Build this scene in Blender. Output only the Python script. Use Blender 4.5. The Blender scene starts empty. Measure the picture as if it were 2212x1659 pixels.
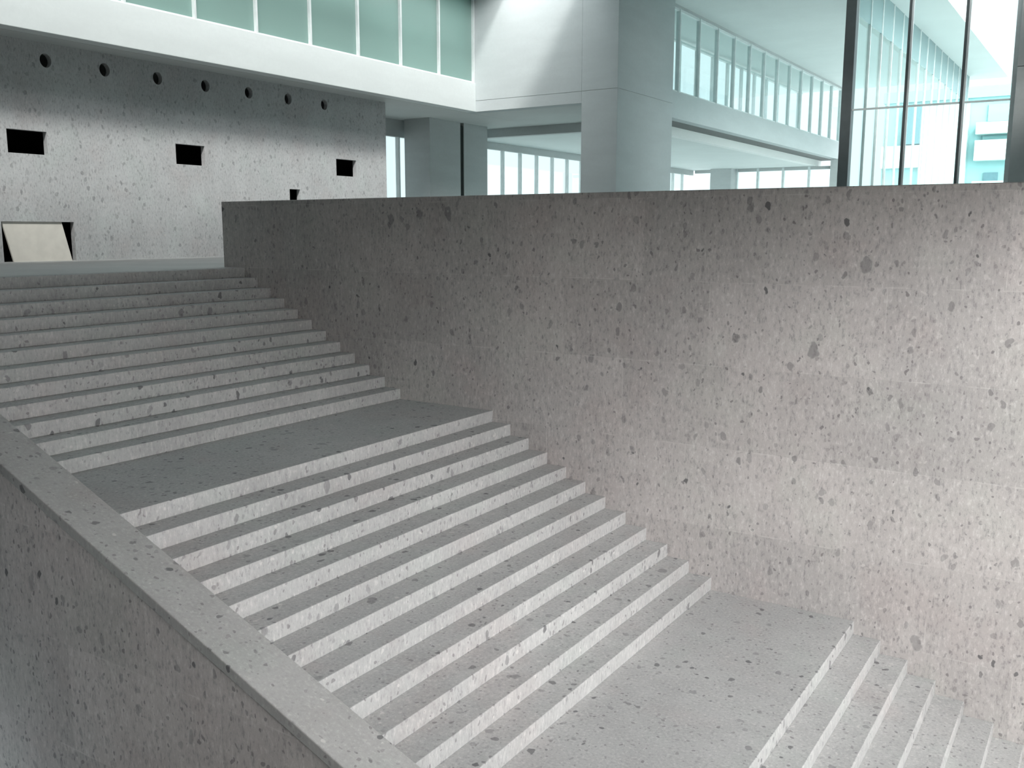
import bpy, bmesh, math, random
from mathutils import Matrix, Vector

# ------------------------------------------------------------------ setup
sc = bpy.context.scene
C = sc.collection
random.seed(4)
# Plan coordinates used below: X runs uphill along the stair wall, Y across the stair
# towards the wall, Z up from eye height.  In Blender x = -X, y = Y, z = Z + BASE.
BASE = 6.30
EYE = (0.0, 0.0, BASE)
FPX, YAW, PITCH, ROLL = 2022.75, 0.5778, 0.16098, -0.00108

cam_data = bpy.data.cameras.new('camera')
cam = bpy.data.objects.new('camera', cam_data)
C.objects.link(cam)
cam_data.sensor_width = 36.0
cam_data.lens = FPX / 2212.0 * 36.0
cam_data.clip_end = 500
cam.matrix_world = (Matrix.Translation(EYE) @ Matrix.Rotation(YAW, 4, 'Z')
                    @ Matrix.Rotation(math.pi / 2 - PITCH, 4, 'X') @ Matrix.Rotation(-ROLL, 4, 'Z'))
sc.camera = cam

# sky: bright, faintly cyan haze
w = bpy.data.worlds.new('hazy_sky'); sc.world = w; w.use_nodes = True
bg = w.node_tree.nodes['Background']
bg.inputs['Color'].default_value = (0.83, 0.96, 1.0, 1)
# the haze is brightest on the sun's side of the sky
_nt = w.node_tree
_tc = _nt.nodes.new('ShaderNodeTexCoord')
_dot = _nt.nodes.new('ShaderNodeVectorMath'); _dot.operation = 'DOT_PRODUCT'
_nt.links.new(_tc.outputs['Generated'], _dot.inputs[0])
_dot.inputs[1].default_value = Vector((0.78, -0.50, 0.37)).normalized()
_mr = _nt.nodes.new('ShaderNodeMapRange'); _mr.interpolation_type = 'SMOOTHSTEP'
_nt.links.new(_dot.outputs['Value'], _mr.inputs[0])
_mr.inputs[1].default_value = 0.25; _mr.inputs[2].default_value = 1.0
_mr.inputs[3].default_value = 1.42; _mr.inputs[4].default_value = 11.5
_sx = _nt.nodes.new('ShaderNodeSeparateXYZ'); _nt.links.new(_tc.outputs['Generated'], _sx.inputs[0])
_el = _nt.nodes.new('ShaderNodeMapRange'); _el.interpolation_type = 'SMOOTHSTEP'
_nt.links.new(_sx.outputs[2], _el.inputs[0])
_el.inputs[1].default_value = 0.45; _el.inputs[2].default_value = 0.85
_nt.links.new(_mr.outputs[0], _el.inputs[3]); _el.inputs[4].default_value = 1.6
_nt.links.new(_el.outputs[0], bg.inputs['Strength'])
_cm = _nt.nodes.new('ShaderNodeMix'); _cm.data_type = 'RGBA'
_cf = _nt.nodes.new('ShaderNodeMapRange'); _nt.links.new(_dot.outputs['Value'], _cf.inputs[0])
_cf.inputs[1].default_value = 0.0; _cf.inputs[2].default_value = 0.7
_nt.links.new(_cf.outputs[0], _cm.inputs[0])
_cm.inputs[6].default_value = (0.80, 0.95, 1.0, 1); _cm.inputs[7].default_value = (0.98, 0.975, 0.97, 1)
_nt.links.new(_cm.outputs[2], bg.inputs['Color'])
# sun through thin haze
sl = bpy.data.lights.new('sun', 'SUN'); sun = bpy.data.objects.new('sun', sl); C.objects.link(sun)
sl.energy = 3.2; sl.angle = math.radians(9); sl.color = (1.0, 0.99, 0.96)
d = Vector((-1.0, 0.90, -1.6)).normalized()
sun.rotation_euler = d.to_track_quat('-Z', 'Y').to_euler()
sun.location = (20, -10, 40)

sc.view_settings.view_transform = 'Standard'
sc.view_settings.look = 'None'
sc.view_settings.gamma = 1.0
sc.view_settings.exposure = 0.03
sc.view_settings.use_curve_mapping = False

# ------------------------------------------------------------------ materials
def new_mat(name):
    m = bpy.data.materials.new(name); m.use_nodes = True
    nt = m.node_tree
    return m, nt, nt.nodes, nt.links, nt.nodes['Principled BSDF']

def math_node(nt, op, a, b=None, c=None, clamp=False):
    n = nt.nodes.new('ShaderNodeMath'); n.operation = op; n.use_clamp = clamp
    for i, v in enumerate((a, b, c)):
        if v is None: continue
        if isinstance(v, (int, float)): n.inputs[i].default_value = v
        else: nt.links.new(v, n.inputs[i])
    return n.outputs[0]

def mix(nt, fac, a, b, mode='MIX'):
    n = nt.nodes.new('ShaderNodeMix'); n.data_type = 'RGBA'; n.blend_type = mode
    for s, v in ((n.inputs[0], fac), (n.inputs[6], a), (n.inputs[7], b)):
        if isinstance(v, (int, float)): s.default_value = v
        elif isinstance(v, tuple): s.default_value = v
        else: nt.links.new(v, s)
    return n.outputs[2]

def ramp(nt, v, lo, hi, a=0.0, b=1.0):
    n = nt.nodes.new('ShaderNodeMapRange'); n.interpolation_type = 'SMOOTHSTEP'
    nt.links.new(v, n.inputs[0])
    n.inputs[1].default_value = lo; n.inputs[2].default_value = hi
    n.inputs[3].default_value = a; n.inputs[4].default_value = b
    return n.outputs[0]

def noise(nt, vec, scale, detail=3, rough=0.5):
    n = nt.nodes.new('ShaderNodeTexNoise')
    n.inputs['Scale'].default_value = scale; n.inputs['Detail'].default_value = detail
    n.inputs['Roughness'].default_value = rough
    nt.links.new(vec, n.inputs['Vector'])
    return n

def scaled(nt, vec, s):
    n = nt.nodes.new('ShaderNodeMapping'); nt.links.new(vec, n.inputs[0])
    n.inputs['Scale'].default_value = s
    return n.outputs[0]

def stone(name, base=(0.47, 0.445, 0.435), alt=(0.40, 0.385, 0.385), clast=1.0, seams=False, grain=1.0, blot=1.0):
    """volcanic stone: pinkish grey ground, fine light and dark grain, dark clasts"""
    m, nt, N, L, b = new_mat(name)
    pos = N.new('ShaderNodeNewGeometry').outputs['Position']
    # wobble so the clasts are irregular
    wob = noise(nt, pos, 9.0, 2)
    va = N.new('ShaderNodeVectorMath'); va.operation = 'MULTIPLY_ADD'
    L.new(wob.outputs['Color'], va.inputs[0]); va.inputs[1].default_value = (0.10,) * 3; L.new(pos, va.inputs[2])
    wp = va.outputs[0]
    big = noise(nt, pos, 0.55, 3)
    col = mix(nt, ramp(nt, big.outputs['Fac'], 0.35, 0.65), base + (1,), alt + (1,))
    mid = noise(nt, scaled(nt, pos, (1.0, 1.0, 0.45)), 3.2, 4, 0.6)
    col = mix(nt, ramp(nt, mid.outputs['Fac'], 0.3, 0.7, 0, 0.35 * blot), col, tuple(v * 0.72 for v in base) + (1,))
    # fine grain
    fg = noise(nt, scaled(nt, pos, (1.0, 1.0, 0.4)), 34.0, 3, 0.7)
    col = mix(nt, ramp(nt, fg.outputs['Fac'], 0.52, 0.70, 0, 0.38 * grain), col, (0.72, 0.70, 0.68, 1))
    col = mix(nt, ramp(nt, fg.outputs['Fac'], 0.48, 0.30, 0, 0.50 * grain), col, (0.20, 0.19, 0.195, 1))
    # faint drifts of pinker and greener ground
    hue = noise(nt, pos, 1.1, 3, 0.55)
    col = mix(nt, ramp(nt, hue.outputs['Fac'], 0.52, 0.70, 0, 0.35), col, mix(nt, 1.0, col, (1.05, 0.96, 0.95, 1), 'MULTIPLY'))
    col = mix(nt, ramp(nt, hue.outputs['Fac'], 0.48, 0.32, 0, 0.4), col, mix(nt, 1.0, col, (0.94, 1.0, 0.97, 1), 'MULTIPLY'))
    # clasts in three sizes
    for sc_, dens, rad, dark, amt in ((3.0, 0.84, 0.26, (0.13, 0.13, 0.135, 1), 0.6),
                                      (7.0, 0.52, 0.33, (0.09, 0.09, 0.095, 1), 0.82),
                                      (16.0, 0.35, 0.36, (0.13, 0.12, 0.125, 1), 0.62)):
        v = N.new('ShaderNodeTexVoronoi'); v.inputs['Scale'].default_value = sc_
        v.inputs['Randomness'].default_value = 1.0
        L.new(scaled(nt, wp, (1.3, 1.3, 0.85)), v.inputs['Vector'])
        sep = N.new('ShaderNodeSeparateColor'); L.new(v.outputs['Color'], sep.inputs[0])
        size = math_node(nt, 'MULTIPLY', ramp(nt, sep.outputs[0], dens, 1.0), rad)   # most cells stay empty
        f = math_node(nt, 'SUBTRACT', size, v.outputs['Distance'])
        f = ramp(nt, f, -0.015, 0.05)
        f = math_node(nt, 'MULTIPLY', f, ramp(nt, sep.outputs[1], 0.0, 1.0, 0.35, 1.0))
        f = math_node(nt, 'MULTIPLY', f, amt * clast)
        col = mix(nt, f, col, dark)
    # a few pale inclusions
    v = N.new('ShaderNodeTexVoronoi'); v.inputs['Scale'].default_value = 11.0
    L.new(wp, v.inputs['Vector'])
    sep = N.new('ShaderNodeSeparateColor'); L.new(v.outputs['Color'], sep.inputs[0])
    size = math_node(nt, 'MULTIPLY', ramp(nt, sep.outputs[2], 0.8, 1.0), 0.25)
    f = ramp(nt, math_node(nt, 'SUBTRACT', size, v.outputs['Distance']), -0.02, 0.06)
    col = mix(nt, math_node(nt, 'MULTIPLY', f, 0.4), col, (0.66, 0.64, 0.61, 1))
    if seams:      # thin pale joints between the one metre courses
        sp = N.new('ShaderNodeSeparateXYZ'); L.new(pos, sp.inputs[0])
        zz = math_node(nt, 'ADD', sp.outputs[2], -(BASE - 0.585))
        row = math_node(nt, 'FLOOR', zz)
        dz = math_node(nt, 'ABSOLUTE', math_node(nt, 'SUBTRACT', math_node(nt, 'FRACT', math_node(nt, 'ADD', zz, 0.5)), 0.5))
        l1 = ramp(nt, dz, 0.010, 0.004)
        xx = math_node(nt, 'ADD', math_node(nt, 'DIVIDE', sp.outputs[0], 2.0), math_node(nt, 'MULTIPLY', row, 0.437))
        dx = math_node(nt, 'ABSOLUTE', math_node(nt, 'SUBTRACT', math_node(nt, 'FRACT', xx), 0.5))
        l2 = ramp(nt, dx, 0.0045, 0.0015)
        ln = math_node(nt, 'MAXIMUM', l1, l2)
        col = mix(nt, math_node(nt, 'MULTIPLY', ln, math_node(nt, 'MULTIPLY', ramp(nt, mid.outputs['Fac'], 0.45, 0.62), 0.3)), col, (0.66, 0.65, 0.62, 1))
        # each block of stone a little lighter or darker than its neighbour
        wn = N.new('ShaderNodeTexWhiteNoise'); wn.noise_dimensions = '2D'
        cb = N.new('ShaderNodeCombineXYZ'); L.new(math_node(nt, 'FLOOR', math_node(nt, 'ADD', xx, 0.5)), cb.inputs[0]); L.new(row, cb.inputs[1])
        L.new(cb.outputs[0], wn.inputs['Vector'])
        g = ramp(nt, wn.outputs['Value'], 0, 1, 0.91, 1.06)
        cc = N.new('ShaderNodeCombineXYZ')
        for i in range(3): L.new(g, cc.inputs[i])
        col = mix(nt, 1.0, col, cc.outputs[0], 'MULTIPLY')
    L.new(col, b.inputs['Base Color'])
    b.inputs['Roughness'].default_value = 0.72
    b.inputs['Specular IOR Level'].default_value = 0.25
    bp = N.new('ShaderNodeBump'); bp.inputs['Strength'].default_value = 0.25; bp.inputs['Distance'].default_value = 0.01
    L.new(fg.outputs['Fac'], bp.inputs['Height']); L.new(bp.outputs[0], b.inputs['Normal'])
    return m

def concrete(name, base, var=0.10, boards=True):
    m, nt, N, L, b = new_mat(name)
    pos = N.new('ShaderNodeNewGeometry').outputs['Position']
    n1 = noise(nt, scaled(nt, pos, (0.5, 0.5, 2.2)), 1.3, 5, 0.6)
    n2 = noise(nt, pos, 14.0, 3, 0.6)
    dk = tuple(v * (1 - var) for v in base) + (1,)
    col = mix(nt, ramp(nt, n1.outputs['Fac'], 0.3, 0.7), base + (1,), dk)
    col = mix(nt, ramp(nt, n2.outputs['Fac'], 0.35, 0.7, 0, 0.25), col, tuple(v * (1 - 2 * var) for v in base) + (1,))
    L.new(col, b.inputs['Base Color'])
    b.inputs['Roughness'].default_value = 0.7
    b.inputs['Specular IOR Level'].default_value = 0.3
    if boards:
        bp = N.new('ShaderNodeBump'); bp.inputs['Strength'].default_value = 0.15; bp.inputs['Distance'].default_value = 0.02
        L.new(n1.outputs['Fac'], bp.inputs['Height']); L.new(bp.outputs[0], b.inputs['Normal'])
    return m

def plain(name, col, rough=0.5, metal=0.0):
    m, nt, N, L, b = new_mat(name)
    pos = N.new('ShaderNodeNewGeometry').outputs['Position']
    n1 = noise(nt, pos, 5.0, 2)
    c = mix(nt, ramp(nt, n1.outputs['Fac'], 0.3, 0.7, 0, 1), col + (1,), tuple(v * 0.92 for v in col) + (1,))
    L.new(c, b.inputs['Base Color'])
    b.inputs['Roughness'].default_value = rough; b.inputs['Metallic'].default_value = metal
    return m

def glass(name, tint, refl=1.0, frost=0.0, frost_col=(0.4, 0.6, 0.57)):
    m, nt, N, L, b = new_mat(name)
    N.remove(b)
    out = N['Material Output']
    tr = N.new('ShaderNodeBsdfTransparent'); tr.inputs[0].default_value = tint + (1,)
    gl = N.new('ShaderNodeBsdfGlossy'); gl.inputs['Roughness'].default_value = 0.02
    body = tr.outputs[0]
    if frost:
        df = N.new('ShaderNodeBsdfDiffuse'); df.inputs[0].default_value = frost_col + (1,)
        ms = N.new('ShaderNodeMixShader'); ms.inputs[0].default_value = frost
        L.new(body, ms.inputs[1]); L.new(df.outputs[0], ms.inputs[2]); body = ms.outputs[0]
    fr = N.new('ShaderNodeFresnel'); fr.inputs[0].default_value = 1.5
    ms = N.new('ShaderNodeMixShader')
    L.new(math_node(nt, 'MULTIPLY', fr.outputs[0], refl), ms.inputs[0])
    L.new(body, ms.inputs[1]); L.new(gl.outputs[0], ms.inputs[2])
    L.new(ms.outputs[0], out.inputs['Surface'])
    return m

M = dict(
    stair=stone('stair_stone', base=(0.44, 0.437, 0.432), alt=(0.39, 0.39, 0.385), clast=0.95, grain=0.8),
    wall=stone('wall_stone', base=(0.51, 0.475, 0.462), alt=(0.44, 0.42, 0.41), seams=True),
    ledge=stone('coping_stone', base=(0.37, 0.365, 0.355), alt=(0.33, 0.325, 0.32), clast=0.95, grain=0.45),
    far=stone('far_wall_stone', base=(0.56, 0.57, 0.575), alt=(0.50, 0.51, 0.515), clast=0.5),
    plaza=concrete('plaza_stone', (0.50, 0.50, 0.49)),
    white=concrete('white_concrete', (0.70, 0.75, 0.745), 0.05),
    grey=concrete('grey_concrete', (0.52, 0.55, 0.55), 0.08),
    warm=concrete('ceiling_concrete', (0.60, 0.63, 0.62), 0.06),
    shade=concrete('hall_and_shade_concrete', (0.18, 0.185, 0.185)),
    pierc=concrete('pale_grey_concrete', (0.51, 0.555, 0.56), 0.06),
    bright=concrete('lit_face_concrete', (0.82, 0.85, 0.84), 0.03),
    retc=concrete('return_wall_concrete', (0.51, 0.555, 0.56), 0.06),
    terrace=concrete('terrace_paving', (0.70, 0.67, 0.63)),
    dark=plain('shade_black', (0.012, 0.014, 0.014), 0.9),
    slot=plain('slot_shade_black', (0.008, 0.014, 0.013), 0.8),
    frame=plain('aluminium_frame', (0.72, 0.78, 0.78), 0.4, 0.0),
    lframe=plain('pale_frame', (0.78, 0.82, 0.82), 0.35, 0.2),
    dframe=plain('grey_steel', (0.16, 0.18, 0.185), 0.45, 0.3),
    cream=plain('sun_patch_cream', (0.80, 0.77, 0.70), 0.7),
    teal=glass('teal_glass', (0.40, 0.62, 0.57), 0.9, 0.45, (0.46, 0.70, 0.64)),
    clear=glass('clear_glass', (0.97, 0.995, 0.99), 0.3),
    pale=glass('pale_cyan_glass', (0.95, 0.995, 0.99), 0.25),
    aqua=glass('aqua_glass', (0.55, 0.75, 0.76), 0.8, 0.55, (0.42, 0.60, 0.62)),
    bldg=concrete('pale_render', (0.44, 0.60, 0.585), 0.05, False),
    bldg2=concrete('aqua_render', (0.24, 0.44, 0.45), 0.05, False),
    bldgdark=plain('blue_grey_panel', (0.09, 0.20, 0.23), 0.6),
)

# ------------------------------------------------------------------ builders
def P(X, Y, Z): return Vector((-X, Y, Z + BASE))

def add_prism(bm, pts, vec):
    """closed prism: polygon pts (plan coords) swept by vec"""
    a = [bm.verts.new(P(*p)) for p in pts]
    b = [bm.verts.new(P(p[0] + vec[0], p[1] + vec[1], p[2] + vec[2])) for p in pts]
    n = len(pts)
    bm.faces.new(a); bm.faces.new(list(reversed(b)))
    for i in range(n):
        bm.faces.new([a[(i + 1) % n], a[i], b[i], b[(i + 1) % n]])
    return a + b

def add_box(bm, x0, x1, y0, y1, z0, z1):
    return add_prism(bm, [(x0, y0, z0), (x1, y0, z0), (x1, y1, z0), (x0, y1, z0)], (0, 0, z1 - z0))

def obj(name, bm, mat, parent=None, bevel=0.0):
    bmesh.ops.recalc_face_normals(bm, faces=bm.faces)
    me = bpy.data.meshes.new(name); bm.to_mesh(me); bm.free()
    me.materials.append(M[mat] if isinstance(mat, str) else mat)
    o = bpy.data.objects.new(name, me); C.objects.link(o)
    if parent:
        o.parent = parent
        o.matrix_parent_inverse = parent_world(parent).inverted()
    if bevel:
        md = o.modifiers.new('bevel', 'BEVEL'); md.width = bevel; md.segments = 2; md.limit_method = 'ANGLE'
    return o

def parent_world(o):
    m = Matrix.Translation(o.location)
    return m

def box(name, mat, x0, x1, y0, y1, z0, z1, parent=None, bevel=0.0):
    bm = bmesh.new(); add_box(bm, x0, x1, y0, y1, z0, z1)
    return obj(name, bm, mat, parent, bevel)

def thing(name, label, cat, X, Y, Z, group=None):
    o = bpy.data.objects.new(name, None); C.objects.link(o)
    o.location = P(X, Y, Z); o.empty_display_size = 0.3
    o['label'] = label; o['category'] = cat
    if group: o['group'] = group
    return o

def tag(o, label, cat, group=None):
    o['label'] = label; o['category'] = cat
    if group: o['group'] = group
    return o

def struct(o, label=None):
    o['kind'] = 'structure'
    if label: o['label'] = label
    return o

# ------------------------------------------------------------------ levels and stair geometry
H = 0.16; T = 0.2979
X0, Z0 = 7.252, -2.4646            # front edge of the upper intermediate landing
L1, L2 = 1.6677, 1.7203
X1 = X0 + L1                        # foot of the top flight
HT = 0.15625                        # its risers are a touch lower
ZTOP = Z0 + 12 * HT                 # plaza level
XTOP = X1 + 11 * T
X2 = X0 - 11 * T; Z2 = Z0 - 12 * H  # foot of the middle flight
X3 = X2 - L2                        # front edge of the lower landing
ZBOT = Z2 - 12 * H
YW = 10.633                         # face of the stair wall
YI, YO = 4.78, 4.33                 # inner and outer edge of the coping
ZWALL = 0.492
TERR = 1.3  # top of the added terrace walls
HALL_END, HEAD = -7.7, 0.9      # added light opening: end of the louvres, underside of the downstand

# ------------------------------------------------------------------ large structure
struct(box('floor', 'terrace', -40, 8.4, -12, YW - 0.002, ZBOT - 0.3, ZBOT), 'grey lower floor at the foot of the stair, run on as an added terrace')  # runs on as an unseen terrace, added to bounce warm light in
# plaza slab behind the wall and beyond the head of the stair
bm = bmesh.new()
add_prism(bm, [(XTOP + .3, -4, ZTOP), (60, -4, ZTOP), (60, 24.0, ZTOP), (-14, 24.0, ZTOP), (-14, 11.05, ZTOP), (XTOP + .3, 11.05, ZTOP)], (0, 0, -0.4))
struct(obj('floor', bm, 'plaza'), 'grey plaza floor at the head of the stair')

struct(box('floor', 'white', -30, 60, 24.0, 130, ZTOP - 0.4, ZTOP), 'pale court paving beyond the raised storey')
# wall along the stair
struct(box('wall_right', 'wall', -0.6, 12.712, YW, 11.05, ZBOT - 0.3, ZWALL, bevel=0.012), 'speckled pinkish grey stone wall rising beside the stair')

# wall closing the hall behind the viewpoint
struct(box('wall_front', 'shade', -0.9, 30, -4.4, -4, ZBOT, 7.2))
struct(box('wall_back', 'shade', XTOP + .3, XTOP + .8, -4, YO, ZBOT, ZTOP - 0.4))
struct(box('wall_right', 'shade', -0.9, -0.5, -4, YW + 0.41, HEAD, 7.2), 'added unseen downstand keeping light off the upper flights')  # added out of view to block light towards the upper flights

# added unseen terrace walls that cut low sky light to the upper flight
bm = bmesh.new()
add_box(bm, -12.4, -12.0, -9.4, YW + 1.4, ZBOT, TERR); add_box(bm, -12.0, -1.0, -9.4, -9.0, ZBOT, TERR)
struct(obj('wall_right', bm, 'terrace'), 'added pale wall round the unseen terrace, blocking low sky light')
# raised floor added under the viewer; its narrow gap darkens the stair side wall
struct(box('floor', 'shade', -1.2, 30, -4, 1.2, ZBOT, -1.62), 'added grey gallery floor facing the stair, shading its side wall')

struct(box('wall_right', 'shade', -0.9, -0.5, YW + 0.42, 27.3, ZTOP, 7.2), 'added unseen grey wall keeping light out of the plaza hall')  # added out of view to darken the plaza hall
# roof slabs
struct(box('ceiling', 'white', -0.9, 12.95, -4.4, 24.4, 7.2, 7.9), 'concrete roof slab over the stair')
# unseen louvres added to light the low end; blades keep direct sun out
bm = bmesh.new()
x = HALL_END - 0.4
while x < -1.0:
    add_box(bm, x, x + 0.05, -4.4, 24.0, 7.0, 7.9)
    x += 0.52
struct(obj('ceiling', bm, 'white'), 'added unseen white louvres lighting the low end of the hall')
struct(box('ceiling', 'shade', 12.95, 22.5, -4.4, 5.0, 7.2, 7.9))  # unseen slab added to cut the courtyard's sky light
struct(box('ceiling', 'grey', -0.9, 5.4, 24.41, 27.3, 9.02, 9.3))  # unseen high lid added to keep sky light off the return wall
struct(box('wall_right', 'grey', -8.1, -7.7, 28.5, 60, ZTOP, 10.0), 'added unseen grey wall shading the far court')  # added out of view to cut side light on the long wing
struct(box('ceiling', 'white', 5.45, 15.2, 24.4, 50.9, 7.2, 7.9), 'pale concrete roof slab over the far court')

# ------------------------------------------------------------------ staircase
st = thing('staircase', 'broad speckled grey stone staircase of three flights descending beside the stone wall', 'staircase', X2, YI, ZBOT)

def flight(xn, zn, n, h, lead, first=0):
    """n steps; step k has its front edge at xn - k*T going down, first tread zn - h"""
    under = bmesh.new()
    # solid under the steps
    xt, zt = xn, zn
    add_prism(under, [(xt + 0.02, YI, zt - h - 0.02 - h), (xt - n * T + T, YI, zt - n * h - h * 1.6), (xt - n * T + T, YI, zt - n * h - 1.0), (xt + 0.02, YI, zt - h - 1.0)], (0, YW - YI, 0))
    fl = obj('flight', under, 'stair', st)
    for k in range(first, n):
        # step k: nosing at xn - k*T, tread at zn - k*h  (k = 0 is the landing edge itself)
        x = xn - k * T; z = zn - k * h
        s = box('step', 'stair', x, x + T + (0.05 if k else lead), YI, YW, z - h, z, fl, 0.008)
    return fl

flight(XTOP, ZTOP, 12, HT, 0.3 - T)
flight(X0, Z0, 12, H, 0.3, 1)
flight(X3, Z2, 12, H, 0.3, 1)
box('landing', 'stair', X0, X1 + 0.02, YI, YW, Z0 - H, Z0, st, 0.008)
box('landing', 'stair', X3, X2 + 0.02, YI, YW, Z2 - H, Z2, st, 0.008)

# sloping side wall with its coping, straight from top to bottom
SL = 0.386; ZC = Z0 + 0.012
def zc(x): return ZC + SL * (x - X0)
xa, xb = -6.0 / 1.0, XTOP + 0.3
xa = X0 + (ZBOT + 0.05 - ZC) / SL
bm = bmesh.new()
add_prism(bm, [(xa, YO + 0.035, zc(xa) - 0.10), (xb, YO + 0.035, zc(xb) - 0.10), (xb, YO + 0.035, ZBOT - .3), (xa, YO + 0.035, ZBOT - .3)], (0, YI - YO - 0.035, 0))
sw = obj('side_wall', bm, 'wall', st)
bm = bmesh.new()
add_prism(bm, [(xa, YO, zc(xa)), (xb, YO, zc(xb)), (xb, YO, zc(xb) - 0.10), (xa, YO, zc(xa) - 0.10)], (0, YI - YO, 0))
obj('coping', bm, 'ledge', sw, 0.01)['label'] = 'smooth paler sloping stone coping'

# ------------------------------------------------------------------ far stone wall with openings
FW, FT = 18.2, 0.13
ZS = 3.656                      # underside of the raised storey
fw = box('wall_left', 'far', FW, FW + FT, -4.0, 21.25, ZTOP, ZS)
struct(fw, 'grey speckled stone wall across the plaza with square openings and a row of round holes')
cut = bmesh.new()
for (y0, y1, z0, z1) in ((10.18, 10.985, 1.50, 1.95), (14.02, 14.82, 1.51, 1.96), (19.18, 19.97, 1.507, 1.955),
                         (17.44, 17.81, 0.72, 1.085), (9.93, 11.43, ZTOP - 0.2, 0.19), (6.3, 7.1, 1.50, 1.95)):
    add_box(cut, FW - 0.3, FW + FT + 0.3, y0, y1, z0, z1)
for k in range(-3, 7):
    cy = 11.08 + 1.2845 * k
    pts = [(FW - 0.3, cy + 0.12 * math.cos(a), 3.323 + 0.135 * math.sin(a)) for a in [i * math.tau / 28 for i in range(28)]]
    add_prism(cut, pts, (FT + 0.6, 0, 0))
co = obj('opening_cutter', cut, 'dark')
md = fw.modifiers.new('cut', 'BOOLEAN'); md.operation = 'DIFFERENCE'; md.solver = 'EXACT'; md.object = co
bpy.context.view_layer.update()
dg = bpy.context.evaluated_depsgraph_get()
me = bpy.data.meshes.new_from_object(fw.evaluated_get(dg))
fw.modifiers.clear(); fw.data = me
bpy.data.objects.remove(co, do_unlink=True)
# room behind the openings, coloured near black in place of its shade
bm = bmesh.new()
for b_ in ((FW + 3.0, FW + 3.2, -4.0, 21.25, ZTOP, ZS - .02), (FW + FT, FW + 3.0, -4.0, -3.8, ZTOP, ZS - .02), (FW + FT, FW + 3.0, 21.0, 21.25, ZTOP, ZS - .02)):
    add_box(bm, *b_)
struct(obj('wall_back', bm, 'dark'), 'inner walls of the room behind the stone wall, blackened for shade')
struct(box('floor', 'dark', FW + FT, FW + 3.0, -3.8, 21.0, ZTOP, ZTOP + 0.01), 'floor of the room behind the stone wall, blackened for shade')

# skewed cream panel standing in for sunlight in the floor level opening
bm = bmesh.new()
add_prism(bm, [(FW + 0.0, 10.12, ZTOP), (FW + 0.0, 11.34, ZTOP), (FW + 0.03, 11.18, 0.185), (FW + 0.03, 9.96, 0.185)], (0.04, 0, 0))
tag(obj('sun_patch_panel', bm, 'cream'), 'skewed cream panel standing in for a sunlight patch in the low floor level opening of the far stone wall', 'board')

# ------------------------------------------------------------------ raised wing on the left
XA = 17.25; YB = 24.4; ZSILL = 4.51
def mullion_list(ys): return ys
wa = thing('raised_wing', 'white concrete raised wing with teal glazing above the far stone wall', 'building', XA, YB, ZS)
bm = bmesh.new()
add_box(bm, XA, XA + 0.35, 2.0, YB, ZS, ZSILL)
obj('spandrel_beam', bm, 'white', wa, 0.01)['label'] = 'bright white concrete spandrel beam'
bm = bmesh.new()
add_box(bm, XA + 0.36, 22.0, 2.0, 28.68, ZS, ZS + 0.35)
obj('floor_slab', bm, 'warm', wa)
box('back_wall', 'white', 21.8, 22.0, -4.0, 28.68, ZS + .35, 7.2, wa)
box('roof_slab', 'warm', 16.0, 22.5, 5.0, 24.4, 7.2, 7.9, wa)
box('reflection_block', 'dframe', XA + 1.3, XA + 1.75, 19.75, 20.5, ZS + .35, 6.0, wa)  # dark block behind the panes stands in for a reflection
win = obj('glazing_frame', (lambda b: (add_box(b, XA + 0.10, XA + 0.18, 2.0, YB - 0.02, ZSILL, ZSILL + 0.05), add_box(b, XA + 0.10, XA + 0.18, 2.0, YB - 0.02, 7.13, 7.2), b)[2])(bmesh.new()), 'frame', wa)
ys = [YB - 0.03 - 1.725 * k for k in range(0, 13)]
for y in ys:
    box('mullion', 'lframe', XA + 0.03, XA + 0.16, y - 0.035, y + 0.02, ZSILL, 7.2, win)
for a, b_ in zip(ys[1:], ys[:-1]):
    box('pane', 'teal', XA + 0.11, XA + 0.125, a + 0.02, b_ - 0.035, ZSILL + 0.05, 7.13, win)

# solid return wall between the glazed wing and the big pier
rw = thing('return_wall', 'smooth pale concrete return wall crossed by a diagonal edge of sunlight', 'wall', 15.4, YB, ZS)
JZ = 3.975
bm = bmesh.new()
add_box(bm, 13.54, XA + 0.4, YB, YB + 0.4, JZ + 0.012, 7.2)
obj('upper_wall', bm, 'retc', rw, 0.004)
bm = bmesh.new()
add_box(bm, 13.54, XA + 0.4, YB, YB + 0.4, ZS, JZ)
add_box(bm, 13.54, XA + 0.4, YB + 0.015, YB + 0.4, JZ, JZ + 0.012)
obj('edge_beam', bm, 'retc', rw, 0.004)
box('floor_slab', 'warm', 13.56, XA + 0.35, YB + 0.4, 28.68, ZS, ZS + 0.35, rw)

# big pier
pr = thing('concrete_pier', 'tall pale concrete pier carrying the corner of the raised storey', 'pillar', 12.9, 26.3, ZTOP)
box('lower_shaft', 'pierc', 12.39, 13.538, YB, 28.2, ZTOP, JZ, pr, 0.006)
box('joint', 'grey', 12.405, 13.53, YB + .015, 28.18, JZ, JZ + 0.015, pr)
box('upper_shaft', 'pierc', 12.39, 13.538, YB, 28.2, JZ + 0.015, 7.195, pr, 0.006)

# concrete core under the raised wing
cr = thing('concrete_core', 'grey concrete block with a black vertical slot under the raised wing', 'pillar', 19.9, 26.3, ZTOP)
box('side_wall', 'grey', 19.34, 20.40, 24.75, 26.44, ZTOP, ZS, cr, 0.006)
box('side_wall', 'grey', 19.34, 20.40, 26.64, 28.05, ZTOP, ZS, cr, 0.006)
box('slot_panel', 'slot', 19.37, 20.3, 26.44, 26.64, ZTOP, ZS - 0.10, cr)['label'] = 'recessed slot with its shade coloured black'  # near black panel fills the gap in place of its shade

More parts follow.
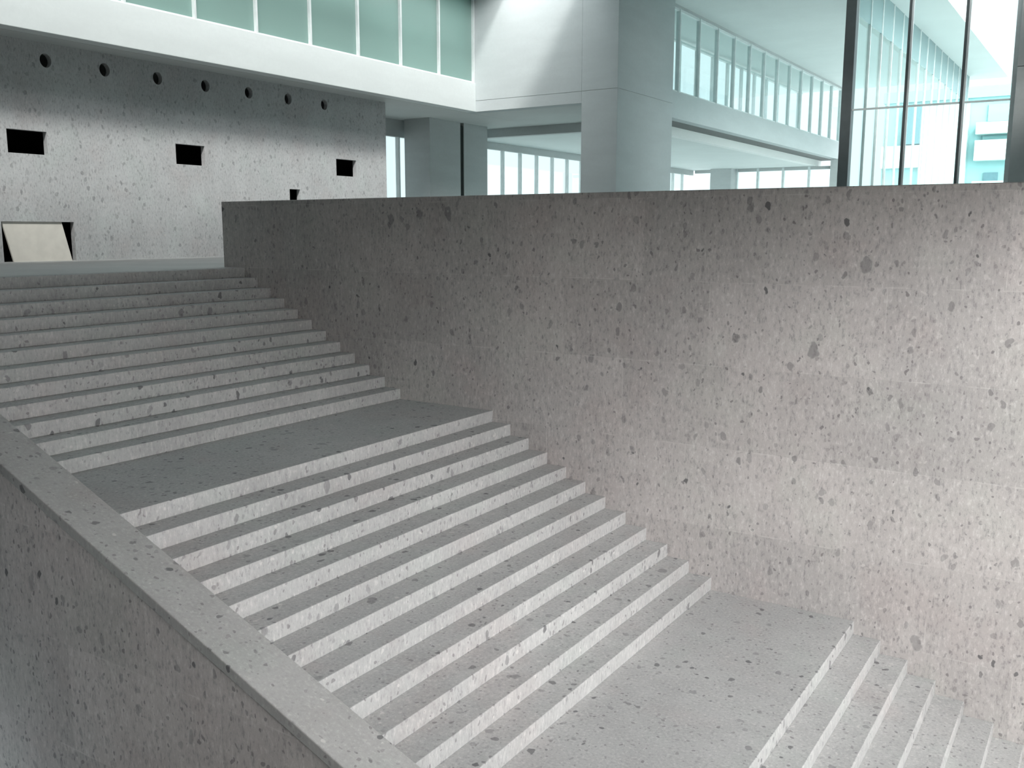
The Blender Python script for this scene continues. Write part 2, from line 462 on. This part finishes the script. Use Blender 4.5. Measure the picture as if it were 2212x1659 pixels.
# ------------------------------------------------------------------ long wing behind: sill band, strip windows
XS = 12.74; ZH = 7.12
lw = thing('long_wing', 'long pale concrete wing with a ribbon of bright windows right of the big pier', 'building', XS, 39, ZS)
box('sill_band', 'retc', XS, XS + 0.35, 28.2, 50.6, ZS, 4.50, lw, 0.008)
box('underside_margin', 'shade', XS + 0.35, 13.8, 28.7, 50.6, ZS, ZS + 0.3, lw)  # dark tone puts the shade under the edge into the colour
box('downstand_beam', 'bright', 13.8, 14.1, 28.7, 50.6, 3.36, 4.2, lw)  # whitened tone puts the light on this face into the colour
box('cross_beam', 'grey', 14.1, 20.58, 28.7, 29.0, 3.36, 4.2, lw)
box('floor_slab', 'white', 14.1, 20.58, 29.0, 50.6, 3.36, 4.2, lw)
def ribbon(x, y0, y1, z0, z1, step, glassmat, framemat, off=0.0, depth=0.12, wd=0.07):
    fr = bmesh.new()
    add_box(fr, x, x + depth, y0, y1, z0, z0 + 0.06); add_box(fr, x, x + depth, y0, y1, z1 - 0.08, z1)
    f = obj('window_frame', fr, framemat, lw)
    n = int((y1 - y0 - off) / step) + 1
    pos = [y0 + off + k * step for k in range(n)]
    for y in pos:
        box('mullion', framemat, x - 0.02, x + depth, y - wd / 2, y + wd / 2, z0, z1, f)
    e = [y0] + pos + [y1]
    for a, b_ in zip(e[:-1], e[1:]):
        if b_ - a > 0.2:
            box('pane', glassmat, x + 0.05, x + 0.06, a + wd / 2, b_ - wd / 2, z0 + 0.06, z1 - 0.08, f)
ribbon(XS + 0.08, 28.2, 50.3, 4.50, ZH, 1.70, 'pale', 'frame', off=1.42)
ribbon(XS + 2.1, 28.75, 50.3, 4.30, ZH, 1.70, 'pale', 'frame', off=0.55)
box('head_band', 'grey', XS + 0.05, XS + 0.3, 28.2, 50.3, ZH, 7.2, lw)

# ground floor glazing seen through the open passage
gl = thing('courtyard_glazing', 'row of tall bright panes deep under the raised storey beyond the black slotted block', 'window', 20.6, 35, ZTOP)
bm = bmesh.new(); add_box(bm, 20.6, 20.75, 22.0, 50.0, 3.10, 3.656)
obj('head_beam', bm, 'grey', gl)
fy = [22.19 + 1.255 * k for k in range(0, 22)]
for y in fy:
    box('mullion', 'frame', 20.58, 20.72, y - 0.04, y + 0.04, ZTOP, 3.10, gl)
for a, b_ in zip(fy[:-1], fy[1:]):
    box('pane', 'clear', 20.64, 20.65, a + 0.04, b_ - 0.04, ZTOP, 3.10, gl)

# glazing closing the far end of the court
eg = thing('end_glazing', 'row of square bright panes at the far end of the undercroft right of the pier', 'window', 16.5, 50, ZTOP)
xs = [20.5, 19.36, 18.10, 16.94, 15.58, 14.23, 13.06]
for x in xs[1:-1]:
    box('mullion', 'frame', x - 0.06, x + 0.06, 49.94, 50.1, ZTOP, 3.36, eg)
for a, b_ in zip(xs[1:], xs[:-1]):
    if a == 18.10: continue
    box('pane', 'clear', a + 0.06, b_ - 0.06, 50.0, 50.01, ZTOP, 3.2, eg)
box('head_rail', 'grey', 13.06, 20.5, 49.95, 50.1, 3.2, 3.355, eg)
tag(box('grey_pier', 'grey', 18.14, 19.30, 49.2, 49.9, ZTOP, 3.36), 'square grey pier between the bright square panes at the far end', 'pillar')
tag(box('end_pier', 'grey', 12.64, 13.04, 49.5, 49.9, ZTOP, 3.65), 'narrow grey green pier closing the row of square panes beside the steel post', 'pillar')

# ------------------------------------------------------------------ glazed front on the right
YG = 27.5
fp = tag(box('steel_post', 'dframe', 6.74, 7.02, YG - 0.1, YG + 0.2, ZTOP, 7.2, bevel=0.01), 'slim dark grey post at the corner of the big glazed screen', 'post')
gs = thing('glass_screen', 'big clear glass screen on the right with slim mullions and one transom', 'window', 4.8, YG, ZTOP)
fr = bmesh.new(); add_box(fr, 2.75, 6.74, YG + .01, YG + 0.06, 3.31, 3.36)
obj('transom', fr, 'frame', gs)
for x in (5.38, 4.00):
    m_ = box('mullion', 'dframe', x - 0.035, x + 0.035, YG, YG + 0.10, ZTOP, 9.0, gs)
    box('highlight_strip', 'lframe', x - 0.085, x - 0.037, YG - 0.02, YG + 0.06, ZTOP, 9.0, m_)  # pale strip stands in for the highlight beside the mullion
box('mullion', 'lframe', 2.76, 2.86, YG, YG + 0.10, ZTOP, 9.0, gs)
for a, b_ in ((5.415, 6.74), (4.035, 5.29), (2.86, 3.91)):
    box('pane', 'pale', a, b_, YG + 0.03, YG + 0.04, ZTOP, 3.31, gs)
    box('pane', 'pale', a, b_, YG + 0.03, YG + 0.04, 3.36, 7.19 if b_ > 6 else 9.0, gs)
# right hand pier
rp = thing('concrete_pier', 'wide grey concrete pier at the right edge beside the glass screen', 'pillar', 1.4, YG, ZTOP)
box('lower_shaft', 'grey', 0.3, 2.75, YG - 0.1, YG + 0.9, ZTOP, 4.10, rp, 0.006)
box('upper_shaft', 'grey', 0.3, 2.75, YG - 0.1, YG + 0.9, 4.115, 10.0, rp, 0.006)

# glazed flank running back from the post
gf = thing('glass_flank', 'long glass wall with thin vertical mullions running back behind the dark grey post', 'window', 7.0, 39, ZTOP)
box('fascia', 'aqua', 6.98, 7.0, YG + .3, 49.9, 6.05, 7.2, gf)['label'] = 'translucent aqua upper band'
box('base_rail', 'frame', 6.96, 7.06, YG + .3, 49.9, ZTOP, ZTOP + 0.1, gf)
ys = [28.55 + 1.52 * k for k in range(15)]
for y in ys:
    box('mullion', 'frame', 6.95, 7.03, y - 0.03, y + 0.03, ZTOP, 7.2, gf)
for a, b_ in zip([YG + .3] + ys, ys + [49.9]):
    if b_ - a > .2:
        box('pane', 'pale', 7.0, 7.01, a + 0.035, b_ - 0.035, ZTOP + 0.1, 6.05, gf)

# ------------------------------------------------------------------ building far behind the glass
fb = thing('far_building', 'pale aqua building with horizontal bands seen far away through the glass screen', 'building', 11, 90, ZTOP)
box('wall', 'bldg2', 2.0, 19.2, 90, 100, ZTOP, 12.0, fb)
box('parapet', 'bldg2', 1.9, 19.3, 89.7, 100.1, 11.2, 12.1, fb)
box('annex', 'bldgdark', 16.0, 17.6, 89.4, 89.95, 7.6, 10.7, fb)
box('screen_wall', 'bldg', 12.3, 15.8, 89.3, 89.9, ZTOP, 10.9, fb)
for z0, z1, mt in ((8.1, 9.05, 'bldg'), (5.95, 7.6, 'bldg'), (3.6, 4.25, 'bldg')):
    box('balcony_band', mt, 2.0, 11.6, 88.6, 89.98, z0, z1, fb)
for z0, z1, x0, x1 in ((9.2, 10.6, 2.2, 10.9), (7.65, 8.0, 2.2, 11.2), (4.3, 5.0, 9.8, 10.9)):
    box('window', 'bldgdark' if z0 == 4.3 else 'bldg2', x0, x1, 89.85, 89.97, z0, z1, fb)
box('base_band', 'bldg', 16.0, 19.2, 89.4, 89.98, 5.6, 7.5, fb)
